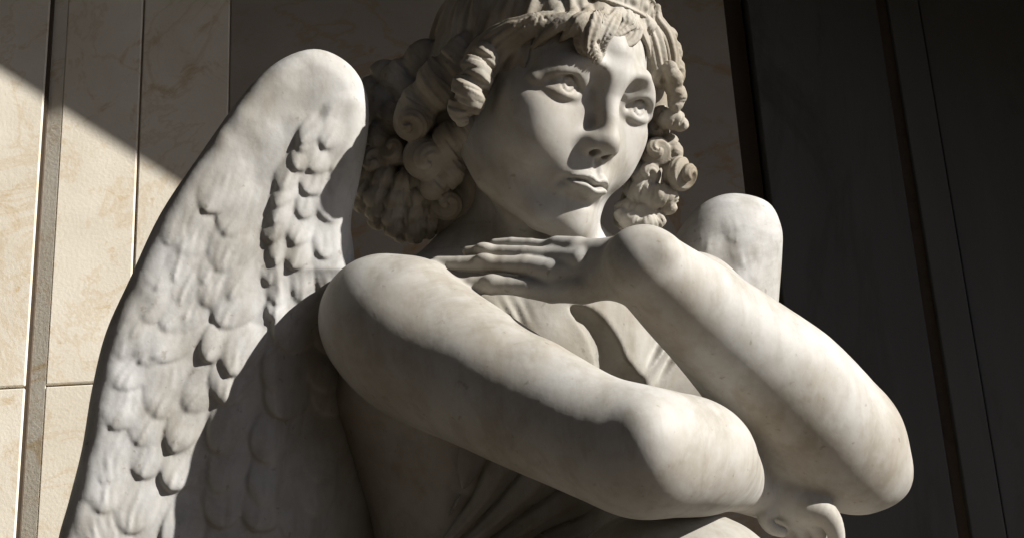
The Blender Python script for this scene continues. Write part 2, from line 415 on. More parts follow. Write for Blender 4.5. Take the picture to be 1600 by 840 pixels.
def wing_sdf(poly, lobes, d0, ax, ay, T, r, step=None, stepz=0, ref=(350, 400), back=0):
    lo = poly.min(0) - 60; hi = poly.max(0) + 60; st = 2.0
    DI, X, Y = poly_grid(poly, lo, hi, st)
    FE = feather_map(X, Y, lobes); bl = FE.copy()
    for _ in range(1): bl[1:-1, 1:-1] = (bl[1:-1, 1:-1] * 2 + bl[:-2, 1:-1] + bl[2:, 1:-1] + bl[1:-1, :-2] + bl[1:-1, 2:]) / 6
    FE = bl * np.clip((DI - 8) / 46, 0, 1)
    if step is not None:
        ds, _, _ = poly_grid(step, lo, hi, st)
        FE = FE + stepz * np.clip((540 - Y) / 90, 0, 1) * np.clip(ds / 14 + .5, 0, 1) * np.clip(DI / 14, 0, 1)
    di = sampler(DI, lo, st); fe = sampler(FE, lo, st)
    sc_ = 1 / math.sqrt(1 + ax * ax + ay * ay)
    F = SDF()
    def fn(Q):
        k = D / (D - Q[:, 2])
        px = 800 + Q[:, 0] * k; py = 420 - Q[:, 1] * k
        # far outside the grid add the distance to it
        ex = np.maximum(np.maximum(lo[0] - px, px - hi[0]), 0); ey = np.maximum(np.maximum(lo[1] - py, py - hi[1]), 0)
        s_ = di(px, py) - ex - ey
        zc = d0 + ax * (px - ref[0]) + ay * (py - ref[1])
        if back: zc = zc - back * np.maximum(px - 430, 0) * np.clip((py - 420) / 130, 0, 1)
        dz = (Q[:, 2] - zc) * sc_
        f_ = fe(px, py)
        q1 = r - s_; q2 = np.abs(dz) - (T - r) - np.where(dz > 0, f_ + noise3(Q / 34.0) * 2.2 + noise3(Q / 15.0) * .25, 0)
        return (np.minimum(np.maximum(q1, q2), 0) + np.hypot(np.maximum(q1, 0), np.maximum(q2, 0)) - r) * .85
    c = P(*((lo + hi) / 2), d0)
    F.add(fn, c, 900, 0)
    return F, lo, hi
WL = smooth_poly([(490, 77), (432, 98), (378, 150), (310, 245), (250, 335), (203, 435), (165, 520), (143, 610), (128, 700), (108, 780), (88, 860), (90, 960), (140, 1080), (260, 1120),
                  (400, 1060), (540, 950), (620, 820), (630, 640), (600, 500), (560, 425), (552, 385), (549, 340), (562, 280), (576, 195), (570, 138), (540, 96)], 5, True)
WS = smooth_poly([(500, 188), (470, 216), (448, 258), (434, 300), (424, 350), (422, 400), (430, 450), (432, 500), (424, 600), (420, 760), (430, 1180), (700, 1180), (690, 700), (680, 400), (660, 200), (560, 150), (518, 160)], 5, True)
random.seed(5)
lob = []
def band(pts, n, L, W, a0, h, jit=11):
    pl = smooth_poly(pts, 8); 
    for i in range(n):
        t = i / max(n - 1, 1) * (len(pl) - 1); j = int(t); p = pl[min(j, len(pl) - 1)]
        q = pl[min(j + 1, len(pl) - 1)] - pl[max(j - 1, 0)]; ad = math.degrees(math.atan2(q[1], q[0]))
        lob.append((p[0] + random.uniform(-jit, jit), p[1] + random.uniform(-jit, jit), L * random.uniform(.85, 1.2), W * random.uniform(.85, 1.15), ad + a0 + random.uniform(-9, 9), h * random.uniform(.7, 1.05)))
# soft coverts near the top, larger and longer feathers lower, all tips running down the wing
band([(372, 240), (310, 330), (255, 430)], 4, 92, 30, -6, 8)
band([(300, 300), (232, 420), (190, 520), (162, 620), (145, 720), (125, 830)], 10, 96, 32, -10, 7)
band([(410, 290), (372, 350), (330, 430)], 4, 92, 32, 2, 8)
band([(340, 320), (290, 420), (240, 520), (205, 620), (185, 720), (168, 840)], 10, 100, 36, 4, 7.5)
band([(400, 330), (360, 410), (300, 500), (262, 600), (240, 700), (225, 840)], 9, 98, 37, 10, 8.5)
band([(410, 380), (385, 460), (345, 540), (315, 640), (298, 740), (285, 860)], 8, 96, 34, 10, 12)
band([(400, 500), (380, 600), (365, 700), (350, 820)], 6, 92, 34, 6, 19)
band([(465, 480), (450, 560), (440, 650), (425, 740), (415, 840)], 7, 86, 34, 12, 20)
band([(525, 470), (515, 560), (505, 650), (490, 740), (480, 840)], 7, 86, 34, 0, 20)
# scalloped inner coverts
band([(505, 185), (488, 222), (466, 262), (450, 306), (440, 355), (438, 405), (442, 455)], 11, 50, 21, 14, 10, 2)
band([(530, 190), (510, 240), (490, 290), (476, 345), (470, 400), (474, 450)], 8, 56, 23, 10, 9, 3)
band([(556, 210), (538, 270), (520, 330), (510, 390), (512, 450)], 6, 60, 24, 6, 7, 3)
wingL, wlo, whi = wing_sdf(WL, lob, 68, -.305, .08, 44, 30, WS, 5, (560, 250), .85)
WR = smooth_poly([(1150, 302), (1108, 312), (1075, 340), (1050, 380), (1030, 440), (1020, 520), (1040, 700), (1120, 800), (1190, 700), (1212, 560), (1216, 480), (1222, 400), (1221, 355), (1200, 316)], 5, True)
random.seed(9); lobR = []
_l = lob; lob = lobR
band([(1150, 330), (1150, 400), (1145, 470), (1140, 560), (1130, 650)], 9, 60, 20, 8, 3)
band([(1190, 340), (1192, 410), (1186, 480), (1180, 560)], 8, 60, 20, 4, 3)
band([(1110, 350), (1100, 420), (1095, 500)], 6, 60, 22, 6, 3)
lob = _l
wingR, rlo, rhi = wing_sdf(WR, lobR, -420, -.1, .0, 78, 76, None, 0, (1140, 400))

# ---- hair
hair = SDF()
def cap_shell(F):
    fr = H
    def fn(Q):
        q = fr.inv(Q)
        c = np.array([0, 30, -10.]); r = np.array([77, 87, 99.]); p = q - c
        k0 = np.sqrt(((p / r) ** 2).sum(1)) + 1e-9; k1 = np.sqrt(((p / r ** 2) ** 2).sum(1)) + 1e-9
        d = np.where(k0 < .3, -40, k0 * (k0 - 1) / k1)
        # hairline: cut the face opening
        x, y, z = q[:, 0], q[:, 1], q[:, 2]
        cut = np.sqrt((x / 1.0) ** 2 + ((y + 10) / 1.12) ** 2) - 61
        opening = np.maximum(-(cut), (10 - z))                 # <0 inside the opening
        d = np.maximum(d, -np.maximum(cut, 12 - z)) if False else np.maximum(d, np.minimum(-cut, z - 12))
        # combed strands fanning from the crown
        a = np.arctan2(x, z + 10); el = np.arctan2(y - 30, np.hypot(x, z + 10))
        st = np.sin(a * 46 + 2.5 * noise3(q / 22.0) * 2) * .9 + np.sin(a * 21 + 3 * noise3(q / 30.0 + 4)) * 1.5
        return (d - st * np.clip((100 - y) / 40, .3, 1)) * fr.k
    F.add(fn, fr.pt((0, 30, -10)), 105 * fr.k, 0)
cap_shell(hair)
def strands(amp=1.1, wl=2.6, seed=0, twist=.0):
    return amp, wl, seed, twist
def curl(pts, groove=3.2, pitch=26.0, k=6, seed=0, fine=.8):
    """ringlet through picture points (px, py, depth, radius): a thick lock with a screw groove and fine hair lines"""
    A = np.array([[*P(x, y, d), RR(r, d)] for x, y, d, r in pts]); sp = smooth_poly(A, 4)
    C = sp[:, :3]; Rr = sp[:, 3]; seg = np.linalg.norm(np.diff(C, axis=0), axis=1); cum = np.r_[0, np.cumsum(seg)]
    c = (C.max(0) + C.min(0)) / 2; rad = np.linalg.norm(C - c, axis=1).max() + Rr.max() + 6
    T = (C[-1] - C[0]) / (np.linalg.norm(C[-1] - C[0]) + 1e-9); e1 = np.cross(T, [0.2, .3, 1.]); e1 /= np.linalg.norm(e1); e2 = np.cross(T, e1)
    def fn(Q):
        best = np.full(len(Q), 1e9); arc = np.zeros(len(Q)); v1 = np.zeros(len(Q)); v2 = np.zeros(len(Q)); rb = np.zeros(len(Q))
        for i in range(len(C) - 1):
            ab = C[i + 1] - C[i]; q = Q - C[i]; t = np.clip((q @ ab) / (ab @ ab), 0, 1); e = q - t[:, None] * ab
            r = Rr[i] + (Rr[i + 1] - Rr[i]) * t
            d = np.sqrt((e * e).sum(1)) - r; m_ = d < best
            best = np.where(m_, d, best); arc = np.where(m_, cum[i] + t * seg[i], arc); rb = np.where(m_, r, rb)
            v1 = np.where(m_, e @ e1, v1); v2 = np.where(m_, e @ e2, v2)
        ph = np.arctan2(v2, v1)
        w_ = arc / pitch * 2 * np.pi + ph + seed
        s1 = 1 - np.abs(np.cos(w_ / 2)) ** 5 * 2.0                    # screw groove
        s2 = np.sin(w_ * 3 + seed) * .5 + np.sin(w_ * 6 + seed * 2) * .35
        return best - np.clip(rb / 20, .3, 1) * (groove * s1 + fine * s2)
    hair.add(fn, c, rad, k)
def ball(x, y, d, r, k=5, seed=0, turns=3.2, dirn=(0, 0, 1)):
    """a curl seen end-on: a ball with a spiral groove about dirn"""
    c = P(x, y, d); r = RR(r, d); ax = np.array(dirn, float); ax /= np.linalg.norm(ax)
    e1 = np.cross(ax, [.1, 1, .2]); e1 /= np.linalg.norm(e1); e2 = np.cross(ax, e1)
    def fn(Q):
        q = Q - c; l = np.sqrt((q * q).sum(1)) + 1e-6; h = (q @ ax) / l; ph = np.arctan2(q @ e2, q @ e1)
        th = np.arccos(np.clip(h, -1, 1)); w_ = th / np.pi * 2 * np.pi * turns + ph + seed
        s1 = 1 - np.abs(np.cos(w_ / 2)) ** 5 * 2.0
        return l - r - (3.2 * s1 + .7 * np.sin(w_ * 4)) * min(r / 22, 1)
    hair.add(fn, c, r + 7, k)
# mass of hair on the near side, behind the ear
ch(hair, [(730, 120, 20, 60), (690, 200, 10, 58), (665, 280, 0, 50), (650, 320, -10, 40)], 20)
ch(hair, [(660, 140, -70, 60), (620, 220, -70, 50), (605, 300, -50, 38)], 20)
ch(hair, [(742, 270, 10, 26), (722, 320, 0, 28), (690, 345, -10, 24)], 12)
# ringlets, near side (picture left)
curl([(768, 72, 130, 16), (752, 98, 146, 20), (738, 130, 156, 25), (727, 162, 154, 23), (720, 182, 146, 13)], 5.2, 32, 3, .4)
curl([(735, 70, 84, 22), (705, 105, 82, 30), (672, 145, 76, 33), (652, 178, 72, 32)], 3.4, 52, 5, 1.2)
ball(645, 190, 84, 28, 4, 1.0, 2.6, (-.3, -.3, 1))
curl([(745, 195, 78, 26), (715, 215, 80, 30), (690, 232, 78, 26)], 3.4, 38, 5, 2.2)
ball(665, 246, 76, 32, 4, 2.0, 2.2, (.2, -.3, 1))
curl([(720, 240, 60, 22), (700, 268, 62, 24), (676, 290, 60, 20)], 3.0, 36, 5, .2)
curl([(665, 90, -6, 26), (625, 130, -6, 30), (598, 175, -4, 28)], 3.6, 46, 6, 3.0)
curl([(640, 150, 14, 24), (610, 200, 20, 28), (590, 240, 18, 26)], 3.6, 40, 6, 4.0)
ball(592, 252, 24, 26, 4, .5, 2.4, (-.4, 0, 1))
curl([(572, 268, 4, 16), (600, 280, 28, 20), (636, 284, 38, 20), (670, 276, 34, 15)], 5, 30, 3, 1.5)
curl([(562, 290, -2, 15), (590, 304, 24, 20), (628, 308, 36, 20), (668, 304, 32, 16)], 5, 30, 3, .7)
curl([(566, 316, -4, 14), (598, 328, 20, 18), (634, 332, 30, 19), (676, 326, 24, 15)], 5, 30, 3, 3.1)
curl([(590, 342, 2, 14), (618, 351, 16, 17), (650, 352, 20, 17), (684, 342, 12, 13)], 5, 28, 3, 2.5)
curl([(616, 364, 2, 10), (640, 368, 10, 13), (668, 362, 8, 11)], 4, 24, 3, .2)
ball(700, 318, 34, 24, 6, 2.5, 2.2)
ball(618, 235, 44, 22, 5, 3.3, 2.2, (-.3, .3, 1))
curl([(600, 120, -36, 24), (575, 170, -32, 26), (570, 220, -26, 24)], 3.6, 40, 6, 5)
# fringe below the band
def lock(pts, k=3, fine=1.1, wl=3.0, seed=0, flat=None):
    """a flat combed lock: tapered tube with hair lines running along it"""
    A = np.array([[*P(x, y, d), RR(r, d)] for x, y, d, r in pts]); sp = smooth_poly(A, 4)
    C = sp[:, :3]; Rr = sp[:, 3]; c = (C.max(0) + C.min(0)) / 2; rad = np.linalg.norm(C - c, axis=1).max() + Rr.max() + 4
    T = (C[-1] - C[0]) / np.linalg.norm(C[-1] - C[0]); e1 = np.cross(T, [0, 0, 1.]); e1 /= np.linalg.norm(e1); e2 = np.cross(T, e1)
    def fn(Q):
        best = np.full(len(Q), 1e9); v1 = np.zeros(len(Q)); v2 = np.zeros(len(Q)); rb = np.ones(len(Q))
        for i in range(len(C) - 1):
            ab = C[i + 1] - C[i]; q = Q - C[i]; t = np.clip((q @ ab) / (ab @ ab), 0, 1); e = q - t[:, None] * ab
            r = Rr[i] + (Rr[i + 1] - Rr[i]) * t; a1 = e @ e1; a2 = e @ e2
            d = np.sqrt((e * e).sum(1) + 1.25 * a2 * a2) - r; m_ = d < best
            best = np.where(m_, d, best); rb = np.where(m_, r, rb); v1 = np.where(m_, a1, v1); v2 = np.where(m_, a2, v2)
        ph = np.arctan2(v2, v1)
        nl = 7
        s_ = np.sin(ph * nl + seed) * .9 + np.sin(ph * 3 + seed * 2) * .7
        return (best - fine * s_ * np.clip((rb - 5) / 8, 0, 1.4)) * .8
    hair.add(fn, c, rad, k)
def onhead(x, y, z): return H.pt((x, y, z))
def hl(pts, **kw):           # lock given in head millimetres
    out = []
    for x, y, z, r in pts:
        q = H.pt((x, y, z)); k_ = D / (D - q[2]); out.append((800 + q[0] * k_, 420 - q[1] * k_, q[2], r * 2 * k_))
    return out
def surf(a, y, lift=2.0):    # point on the hair cap at angle a (0 = front, + = picture right), height y
    r = np.array([74, 84, 95.]); c = np.array([0, 30, -8.])
    s_ = math.sqrt(max(0, 1 - ((y - c[1]) / r[1]) ** 2)); a = math.radians(a)
    return (c[0] + (r[0] * s_ + lift) * math.sin(a), y, c[2] + (r[2] * s_ + lift) * math.cos(a))
def sd(px, py, fallback=20):            # depth of the head's surface under a picture point
    d_ = np.arange(260, -80, -3.0); q = np.array([P(px, py, a) for a in d_]); q0 = H.inv(q) - np.array([0, 28, -7]); v = ((q0 / np.array([75, 84, 93.])) ** 2).sum(1) - 1
    k_ = np.where(v < 0)[0]; return d_[k_[0]] if len(k_) else fallback
def fl(pts, lift=.85, **kw):
    L_ = [(x, y, sd(x, y) + r * lift, r) for x, y, r in pts]
    if pts[0][1] < 35: L_ = [(pts[0][0] + 5, 12, sd(pts[0][0] + 5, 12) + 2, 6)] + L_
    lock(L_, **kw)
fl([(868, 30, 12), (842, 38, 16), (812, 58, 15), (788, 82, 12), (776, 106, 8)], .5, k=3, fine=1.4, seed=1)
fl([(832, 36, 16), (800, 52, 18), (774, 76, 18), (762, 106, 16), (758, 138, 10)], k=4, fine=1.6, seed=2)
fl([(800, 48, 18), (768, 66, 20), (742, 92, 20), (728, 120, 14)], k=5, fine=1.6, seed=6)
fl([(893, 28, 11), (874, 36, 14), (852, 54, 10), (833, 74, 3.5)], k=3, fine=1.4, seed=3)
fl([(893, 28, 10), (874, 38, 11), (854, 54, 8), (835, 74, 3)], 2.4, k=3, fine=1.2, seed=9)
fl([(916, 27, 11), (904, 34, 13), (890, 50, 9), (876, 64, 3)], k=3, fine=1.4, seed=4)
fl([(916, 27, 11), (904, 34, 13), (890, 50, 9), (876, 64, 3)], 2.5, k=3, fine=1.2, seed=9)
fl([(940, 28, 12), (925, 38, 19), (917, 64, 18), (928, 86, 14), (936, 99, 7)], 1.6, k=3, fine=1.6, seed=.4)
fl([(960, 28, 11), (950, 42, 15), (941, 64, 12), (938, 84, 8)], 1.8, k=3, fine=1.5, seed=2.0)
fl([(988, 30, 12), (982, 38, 14), (966, 52, 9), (950, 62, 4)], .6, k=3, fine=1.4, seed=1.0)
fl([(1000, 30, 13), (1010, 46, 17), (1020, 70, 18), (1026, 96, 17), (1030, 118, 13)], .8, k=3, fine=1.6, seed=3.0)
fl([(978, 28, 12), (990, 46, 14), (986, 62, 12), (970, 72, 8), (956, 76, 4)], 1.0, k=3, fine=1.3, seed=8)
ball(1030, 120, sd(1022, 116) + 6, 19, 4, .6, 1.8, (.3, -.6, .7))
fl([(1022, 34, 14), (1038, 58, 15), (1046, 86, 14), (1048, 112, 12)], .1, k=3, fine=1.5, seed=5.0)
curl([(1046, 108, 44, 12), (1054, 122, 42, 14), (1050, 134, 40, 10)], 2.4, 30, 4, .5)
# curls on the far side (picture right)
curl([(1040, 60, -10, 18), (1050, 90, -6, 16), (1056, 118, 0, 14)], 2.6, 30, 4, 1)
curl([(1052, 134, 30, 12), (1056, 148, 34, 15), (1058, 162, 34, 12)], 3, 26, 3, 2)
curl([(1034, 180, 10, 14), (1050, 188, 20, 17), (1064, 192, 20, 12)], 3, 26, 3, .3)
ball(1026, 204, -4, 18, 4, .3, 2)
ball(1024, 238, 14, 22, 3, 1.0, 2.2, (.2, .2, 1))
curl([(1048, 222, 6, 12), (1052, 240, 10, 14), (1044, 256, 10, 12)], 2.6, 24, 3, 1.4)
ball(1062, 272, 20, 24, 3, 2.2, 2.6, (.7, -.2, .7))
ball(1010, 272, 12, 21, 3, 2.6, 2.1, (.1, 0, 1))
curl([(990, 296, 0, 16), (1012, 302, 18, 20), (1038, 308, 16, 18), (1044, 320, 6, 14)], 3.2, 30, 3, .8)
curl([(975, 322, -4, 14), (1000, 330, 10, 18), (1024, 334, 8, 14)], 3, 28, 3, 2.8)
curl([(972, 338, 10, 12), (990, 346, 20, 15), (1012, 350, 22, 14), (1030, 344, 14, 10)], 3.4, 26, 3, .3)
ch(hair, [(1010, 120, -30, 30), (1015, 200, -40, 30), (1005, 290, -40, 26), (980, 340, -40, 22)], 10)
# crown above the band (goes out of the picture)
for i in range(16):
    a = -110 + i * 15
    pts = [surf(a + 8 * math.sin(i * 1.7 + t * 3) * t, 90 + t * 20, -5 + 6 * t + math.sin(i + 2 * t) * t) + (8 - 2 * t,) for t in (0, .33, .66, 1)]
    lock(hl(pts), 4, 1.6, 3, i * .9)
hair.add(lambda Q: noise3(Q / 9.0) * .25, P(850, 200, 0), 900, 0, 'd')

# ---- headband
bandF = SDF()
def ring(F):
    c = np.array([0, 78.5, -7.])
    def fn(Q):
        q = H.inv(Q) - c; ax = np.array([0, .998, .05]); h = q @ ax; p = q - h[:, None] * ax
        r = np.sqrt(((p / np.array([1, 1, 1.22])) ** 2).sum(1)) - 69.0
        a = np.arctan2(p[:, 0], p[:, 2])
        d = np.hypot(np.maximum(np.abs(r) - 2.5, 0), np.maximum(np.abs(h) - 8.5, 0)) - 1.2
        d = d - 1.4 * np.exp(-((np.abs(h) - 7.4) / 1.1) ** 2)                 # rims
        cell = np.abs(((a * 71.5) / 15.0) % 1 - .5) * 15
        d = d - 1.6 * np.clip(1.4 - np.hypot(cell, h) / 3.2, 0, 1) + 1.2 * np.exp(-((7.5 - cell) / 1.0) ** 2) * (np.abs(h) < 6)
        return d * 1.6
    F.add(fn, H.pt((0, 78, -7)), 215, 0)
ring(bandF)
# ================================================================= materials
def new_mat(name):
    m_ = bpy.data.materials.new(name); m_.use_nodes = True; nt_ = m_.node_tree
    return m_, nt_, nt_.nodes['Principled BSDF']
def N(nt_, t, **kw):
    n = nt_.nodes.new(t)
    for k_, v in kw.items():
        if k_ in n.inputs: n.inputs[k_].default_value = v
        else: setattr(n, k_, v)
    return n
def ramp(nt_, src, stops):
    r = N(nt_, 'ShaderNodeValToRGB'); nt_.links.new(src, r.inputs[0]); e = r.color_ramp.elements
    while len(e) < len(stops): e.new(.5)
    for i, (p_, c_) in enumerate(stops): e[i].position = p_; e[i].color = (*c_, 1)
    return r
def marble(name, base, dirt, vein, rough=.5, bump=.12, amt=.5):
    m_, t_, b = new_mat(name); tc = N(t_, 'ShaderNodeTexCoord')
    n1 = N(t_, 'ShaderNodeTexNoise', Scale=7.0, Detail=6.0, Roughness=.6)
    n2 = N(t_, 'ShaderNodeTexNoise', Scale=2.6, Detail=8.0, Roughness=.65, Distortion=.8)
    n3 = N(t_, 'ShaderNodeTexNoise', Scale=160.0, Detail=3.0)
    n4 = N(t_, 'ShaderNodeTexNoise', Scale=38.0, Detail=5.0, Roughness=.7)
    for n in (n1, n2, n3, n4): t_.links.new(tc.outputs['Object'], n.inputs['Vector'])
    r1 = ramp(t_, n1.outputs[0], [(.36, base), (.66, dirt)])
    r2 = ramp(t_, n2.outputs[0], [(.47, (1, 1, 1)), (.5, vein), (.53, (1, 1, 1))])
    mx = N(t_, 'ShaderNodeMix', data_type='RGBA', blend_type='MULTIPLY'); mx.inputs[0].default_value = amt
    t_.links.new(r1.outputs[0], mx.inputs[6]); t_.links.new(r2.outputs[0], mx.inputs[7])
    r4 = ramp(t_, n4.outputs[0], [(.3, (.86, .85, .83)), (.55, (1, 1, 1))])
    m2 = N(t_, 'ShaderNodeMix', data_type='RGBA', blend_type='MULTIPLY'); m2.inputs[0].default_value = .8
    t_.links.new(mx.outputs[2], m2.inputs[6]); t_.links.new(r4.outputs[0], m2.inputs[7])
    mp5 = N(t_, 'ShaderNodeMapping'); mp5.inputs['Scale'].default_value = (1, 1, .09); t_.links.new(tc.outputs['Object'], mp5.inputs['Vector'])
    n5 = N(t_, 'ShaderNodeTexNoise', Scale=42.0, Detail=4.0, Roughness=.6); t_.links.new(mp5.outputs[0], n5.inputs['Vector'])   # rain streaks
    n6 = N(t_, 'ShaderNodeTexNoise', Scale=95.0, Detail=2.0); t_.links.new(tc.outputs['Object'], n6.inputs['Vector'])            # specks
    r5 = ramp(t_, n5.outputs[0], [(.34, (.80, .77, .71)), (.5, (1, 1, 1))]); r6 = ramp(t_, n6.outputs[0], [(.24, (.66, .62, .56)), (.32, (1, 1, 1))])
    m5 = N(t_, 'ShaderNodeMix', data_type='RGBA', blend_type='MULTIPLY'); m5.inputs[0].default_value = .6
    m6 = N(t_, 'ShaderNodeMix', data_type='RGBA', blend_type='MULTIPLY'); m6.inputs[0].default_value = .7
    t_.links.new(m2.outputs[2], m5.inputs[6]); t_.links.new(r5.outputs[0], m5.inputs[7])
    t_.links.new(m5.outputs[2], m6.inputs[6]); t_.links.new(r6.outputs[0], m6.inputs[7])
    t_.links.new(m6.outputs[2], b.inputs['Base Color'])
    bp = N(t_, 'ShaderNodeBump', Strength=bump, Distance=.002); ad = N(t_, 'ShaderNodeMath', operation='ADD')
    t_.links.new(n3.outputs[0], ad.inputs[0]); t_.links.new(n4.outputs[0], ad.inputs[1])
    t_.links.new(ad.outputs[0], bp.inputs['Height']); t_.links.new(bp.outputs[0], b.inputs['Normal'])
    rr = ramp(t_, n4.outputs[0], [(.3, (rough - .1,) * 3), (.7, (rough + .14,) * 3)])
    t_.links.new(rr.outputs[0], b.inputs['Roughness'])
    b.inputs['Specular IOR Level'].default_value = .22
    return m_
M_skin = marble('statue_marble', (.42, .408, .385), (.325, .295, .25), (.80, .79, .76), .58, .07, .5)
M_hair = marble('hair_marble', (.385, .36, .315), (.20, .165, .115), (.8, .76, .7), .68, .25)
M_robe = marble('robe_marble', (.345, .33, .30), (.25, .225, .185), (.85, .84, .82), .6, .15)
M_wing = marble('wing_marble', (.475, .47, .462), (.33, .312, .28), (.78, .775, .77), .65, .12)
# ================================================================= build the statue
STATUE_O = world(P(850, 1280, -40))[0]
root = bpy.data.objects.new('angel_statue', None); sc.collection.objects.link(root); root.location = STATUE_O
root['label'] = 'white marble seated angel with curly hair and large wings, arms crossed over its chest'
root['category'] = 'statue'
def bb(a, b): return np.minimum(a, b), np.maximum(a, b)
if ARM_ONLY in ('', 'head', 'body'):
    if ARM_ONLY == 'head': build('body', body, (-200, 20, -260), (330, 560, 300), 1.8, M_skin, root)
    else: build('body', body, (-330, -830, -560), (680, 500, 560), 2.2, M_skin, root)
if ARM_ONLY in ('', 'head', 'hair'):
    build('hair', hair, (-270, 0, -300), (330, 560, 260), 1.8, M_hair, root, smooth=0)
    build('headband', bandF, (-270, 0, -300), (330, 560, 260), 1.8, M_hair, root)
if ARM_ONLY in ('', 'body'):
    build('robe', robe, (-400, -900, -560), (560, 60, 560), 3.0, M_robe, root)
if ARM_ONLY in ('', 'wing'):
    build('wing', wingL, (-800, -800, -160), (-100, 420, 480), 2.4, M_wing, root)
    build('wing', wingR, (180, -520, -620), (560, 260, -200), 3.0, M_wing, root)
# ================================================================= setting
def quadbox(name, corners, thick, mat, **kw): pass
def bm_box(x0, y0, z0, x1, y1, z1):
    v = [(x0, y0, z0), (x1, y0, z0), (x1, y1, z0), (x0, y1, z0), (x0, y0, z1), (x1, y0, z1), (x1, y1, z1), (x0, y1, z1)]
    f = [(0, 3, 2, 1), (4, 5, 6, 7), (0, 1, 5, 4), (1, 2, 6, 5), (2, 3, 7, 6), (3, 0, 4, 7)]
    return v, f
def box_obj(name, boxes, mat, bevel=.004, parent=None, label=None, cat=None, kind=None):
    V_, F_ = [], []
    for b in boxes:
        v, f = bm_box(*b); o = len(V_); V_ += v; F_ += [tuple(i + o for i in q) for q in f]
    me = bpy.data.meshes.new(name); me.from_pydata(V_, [], F_); me.materials.append(mat)
    ob = bpy.data.objects.new(name, me); sc.collection.objects.link(ob)
    if bevel:
        md = ob.modifiers.new('bevel', 'BEVEL'); md.width = bevel; md.segments = 2
    if parent: ob.parent = parent
    if label: ob['label'] = label
    if cat: ob['category'] = cat
    if kind: ob['kind'] = kind
    return ob
WALL_Y = 1.05
def wall_at(px, py, yw=None):
    """world point where the line of sight through a picture point meets the wall plane"""
    v = MW @ np.array([px - 800, -(py - 420), -D]); v /= np.linalg.norm(v)
    t = ((WALL_Y if yw is None else yw) - CAM[1]) / v[1]
    return CAM + v * t

def tc_mat(name, lo, hi, stain, rough=.7, scale=3.0, stain_amt=.6, bump=.25, strat=1.0):
    m_, t_, b = new_mat(name); tc = N(t_, 'ShaderNodeTexCoord')
    mp = N(t_, 'ShaderNodeMapping'); mp.inputs['Scale'].default_value = (1, 1, strat); t_.links.new(tc.outputs['Object'], mp.inputs['Vector'])
    oi = N(t_, 'ShaderNodeObjectInfo'); ml0 = N(t_, 'ShaderNodeMath', operation='MULTIPLY'); ml0.inputs[1].default_value = 37.0
    t_.links.new(oi.outputs['Random'], ml0.inputs[0]); t_.links.new(ml0.outputs[0], mp.inputs['Location'])                    # each slab its own cut of stone
    n1 = N(t_, 'ShaderNodeTexNoise', Scale=scale, Detail=8.0, Roughness=.62)
    n2 = N(t_, 'ShaderNodeTexNoise', Scale=scale * 2.3, Detail=7.0, Roughness=.7, Distortion=1.6)
    n3 = N(t_, 'ShaderNodeTexNoise', Scale=scale * 40, Detail=4.0)
    n4 = N(t_, 'ShaderNodeTexNoise', Scale=scale * .8, Detail=6.0, Roughness=.6, Distortion=1.2)
    for n in (n1, n2, n3, n4): t_.links.new(mp.outputs[0], n.inputs['Vector'])
    r1 = ramp(t_, n1.outputs[0], [(.32, lo), (.66, hi)])
    r2 = ramp(t_, n2.outputs[0], [(.56, (0, 0, 0)), (.68, (1, 1, 1))])
    r4 = ramp(t_, n4.outputs[0], [(.478, (0, 0, 0)), (.5, (1, 1, 1)), (.522, (0, 0, 0))])
    ml = N(t_, 'ShaderNodeMath', operation='MULTIPLY'); ml.inputs[1].default_value = stain_amt; t_.links.new(r2.outputs[0], ml.inputs[0])
    mx = N(t_, 'ShaderNodeMix', data_type='RGBA'); t_.links.new(ml.outputs[0], mx.inputs[0]); t_.links.new(r1.outputs[0], mx.inputs[6]); mx.inputs[7].default_value = (*stain, 1)
    mv = N(t_, 'ShaderNodeMath', operation='MULTIPLY'); mv.inputs[1].default_value = stain_amt * .45; t_.links.new(r4.outputs[0], mv.inputs[0])
    m3 = N(t_, 'ShaderNodeMix', data_type='RGBA'); t_.links.new(mv.outputs[0], m3.inputs[0]); t_.links.new(mx.outputs[2], m3.inputs[6]); m3.inputs[7].default_value = (*stain, 1)
    rt = ramp(t_, oi.outputs['Random'], [(0, (.88, .865, .84)), (1, (1, 1, 1))])
    m7 = N(t_, 'ShaderNodeMix', data_type='RGBA', blend_type='MULTIPLY'); m7.inputs[0].default_value = 1
    t_.links.new(m3.outputs[2], m7.inputs[6]); t_.links.new(rt.outputs[0], m7.inputs[7]); t_.links.new(m7.outputs[2], b.inputs['Base Color'])
    bp = N(t_, 'ShaderNodeBump', Strength=bump, Distance=.002); t_.links.new(n3.outputs[0], bp.inputs['Height']); t_.links.new(bp.outputs[0], b.inputs['Normal'])
    b.inputs['Roughness'].default_value = rough; b.inputs['Specular IOR Level'].default_value = .3
    return m_
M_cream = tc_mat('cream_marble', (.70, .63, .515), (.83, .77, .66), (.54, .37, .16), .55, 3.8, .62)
M_cream_shade = tc_mat('shaded_cream_marble', (.30, .265, .215), (.38, .34, .28), (.30, .17, .06), .55, 3.0, .8)  # cream marble painted darker and browner for slabs standing in shade
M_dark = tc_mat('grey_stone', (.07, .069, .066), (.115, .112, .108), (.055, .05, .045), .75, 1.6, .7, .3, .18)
M_joint = tc_mat('dark_joint', (.075, .055, .038), (.11, .08, .055), (.05, .04, .03), .85)
M_seam = tc_mat('brown_mortar', (.20, .155, .11), (.27, .21, .15), (.14, .1, .06), .85)
M_pave = tc_mat('paving_stone', (.042, .029, .015), (.062, .043, .025), (.035, .024, .013), .85, .8)
M_plinth = tc_mat('plinth_stone', (.50, .47, .42), (.60, .57, .52), (.4, .34, .26), .6)
W = WALL_Y
zt, zb = 4.7, 0.0
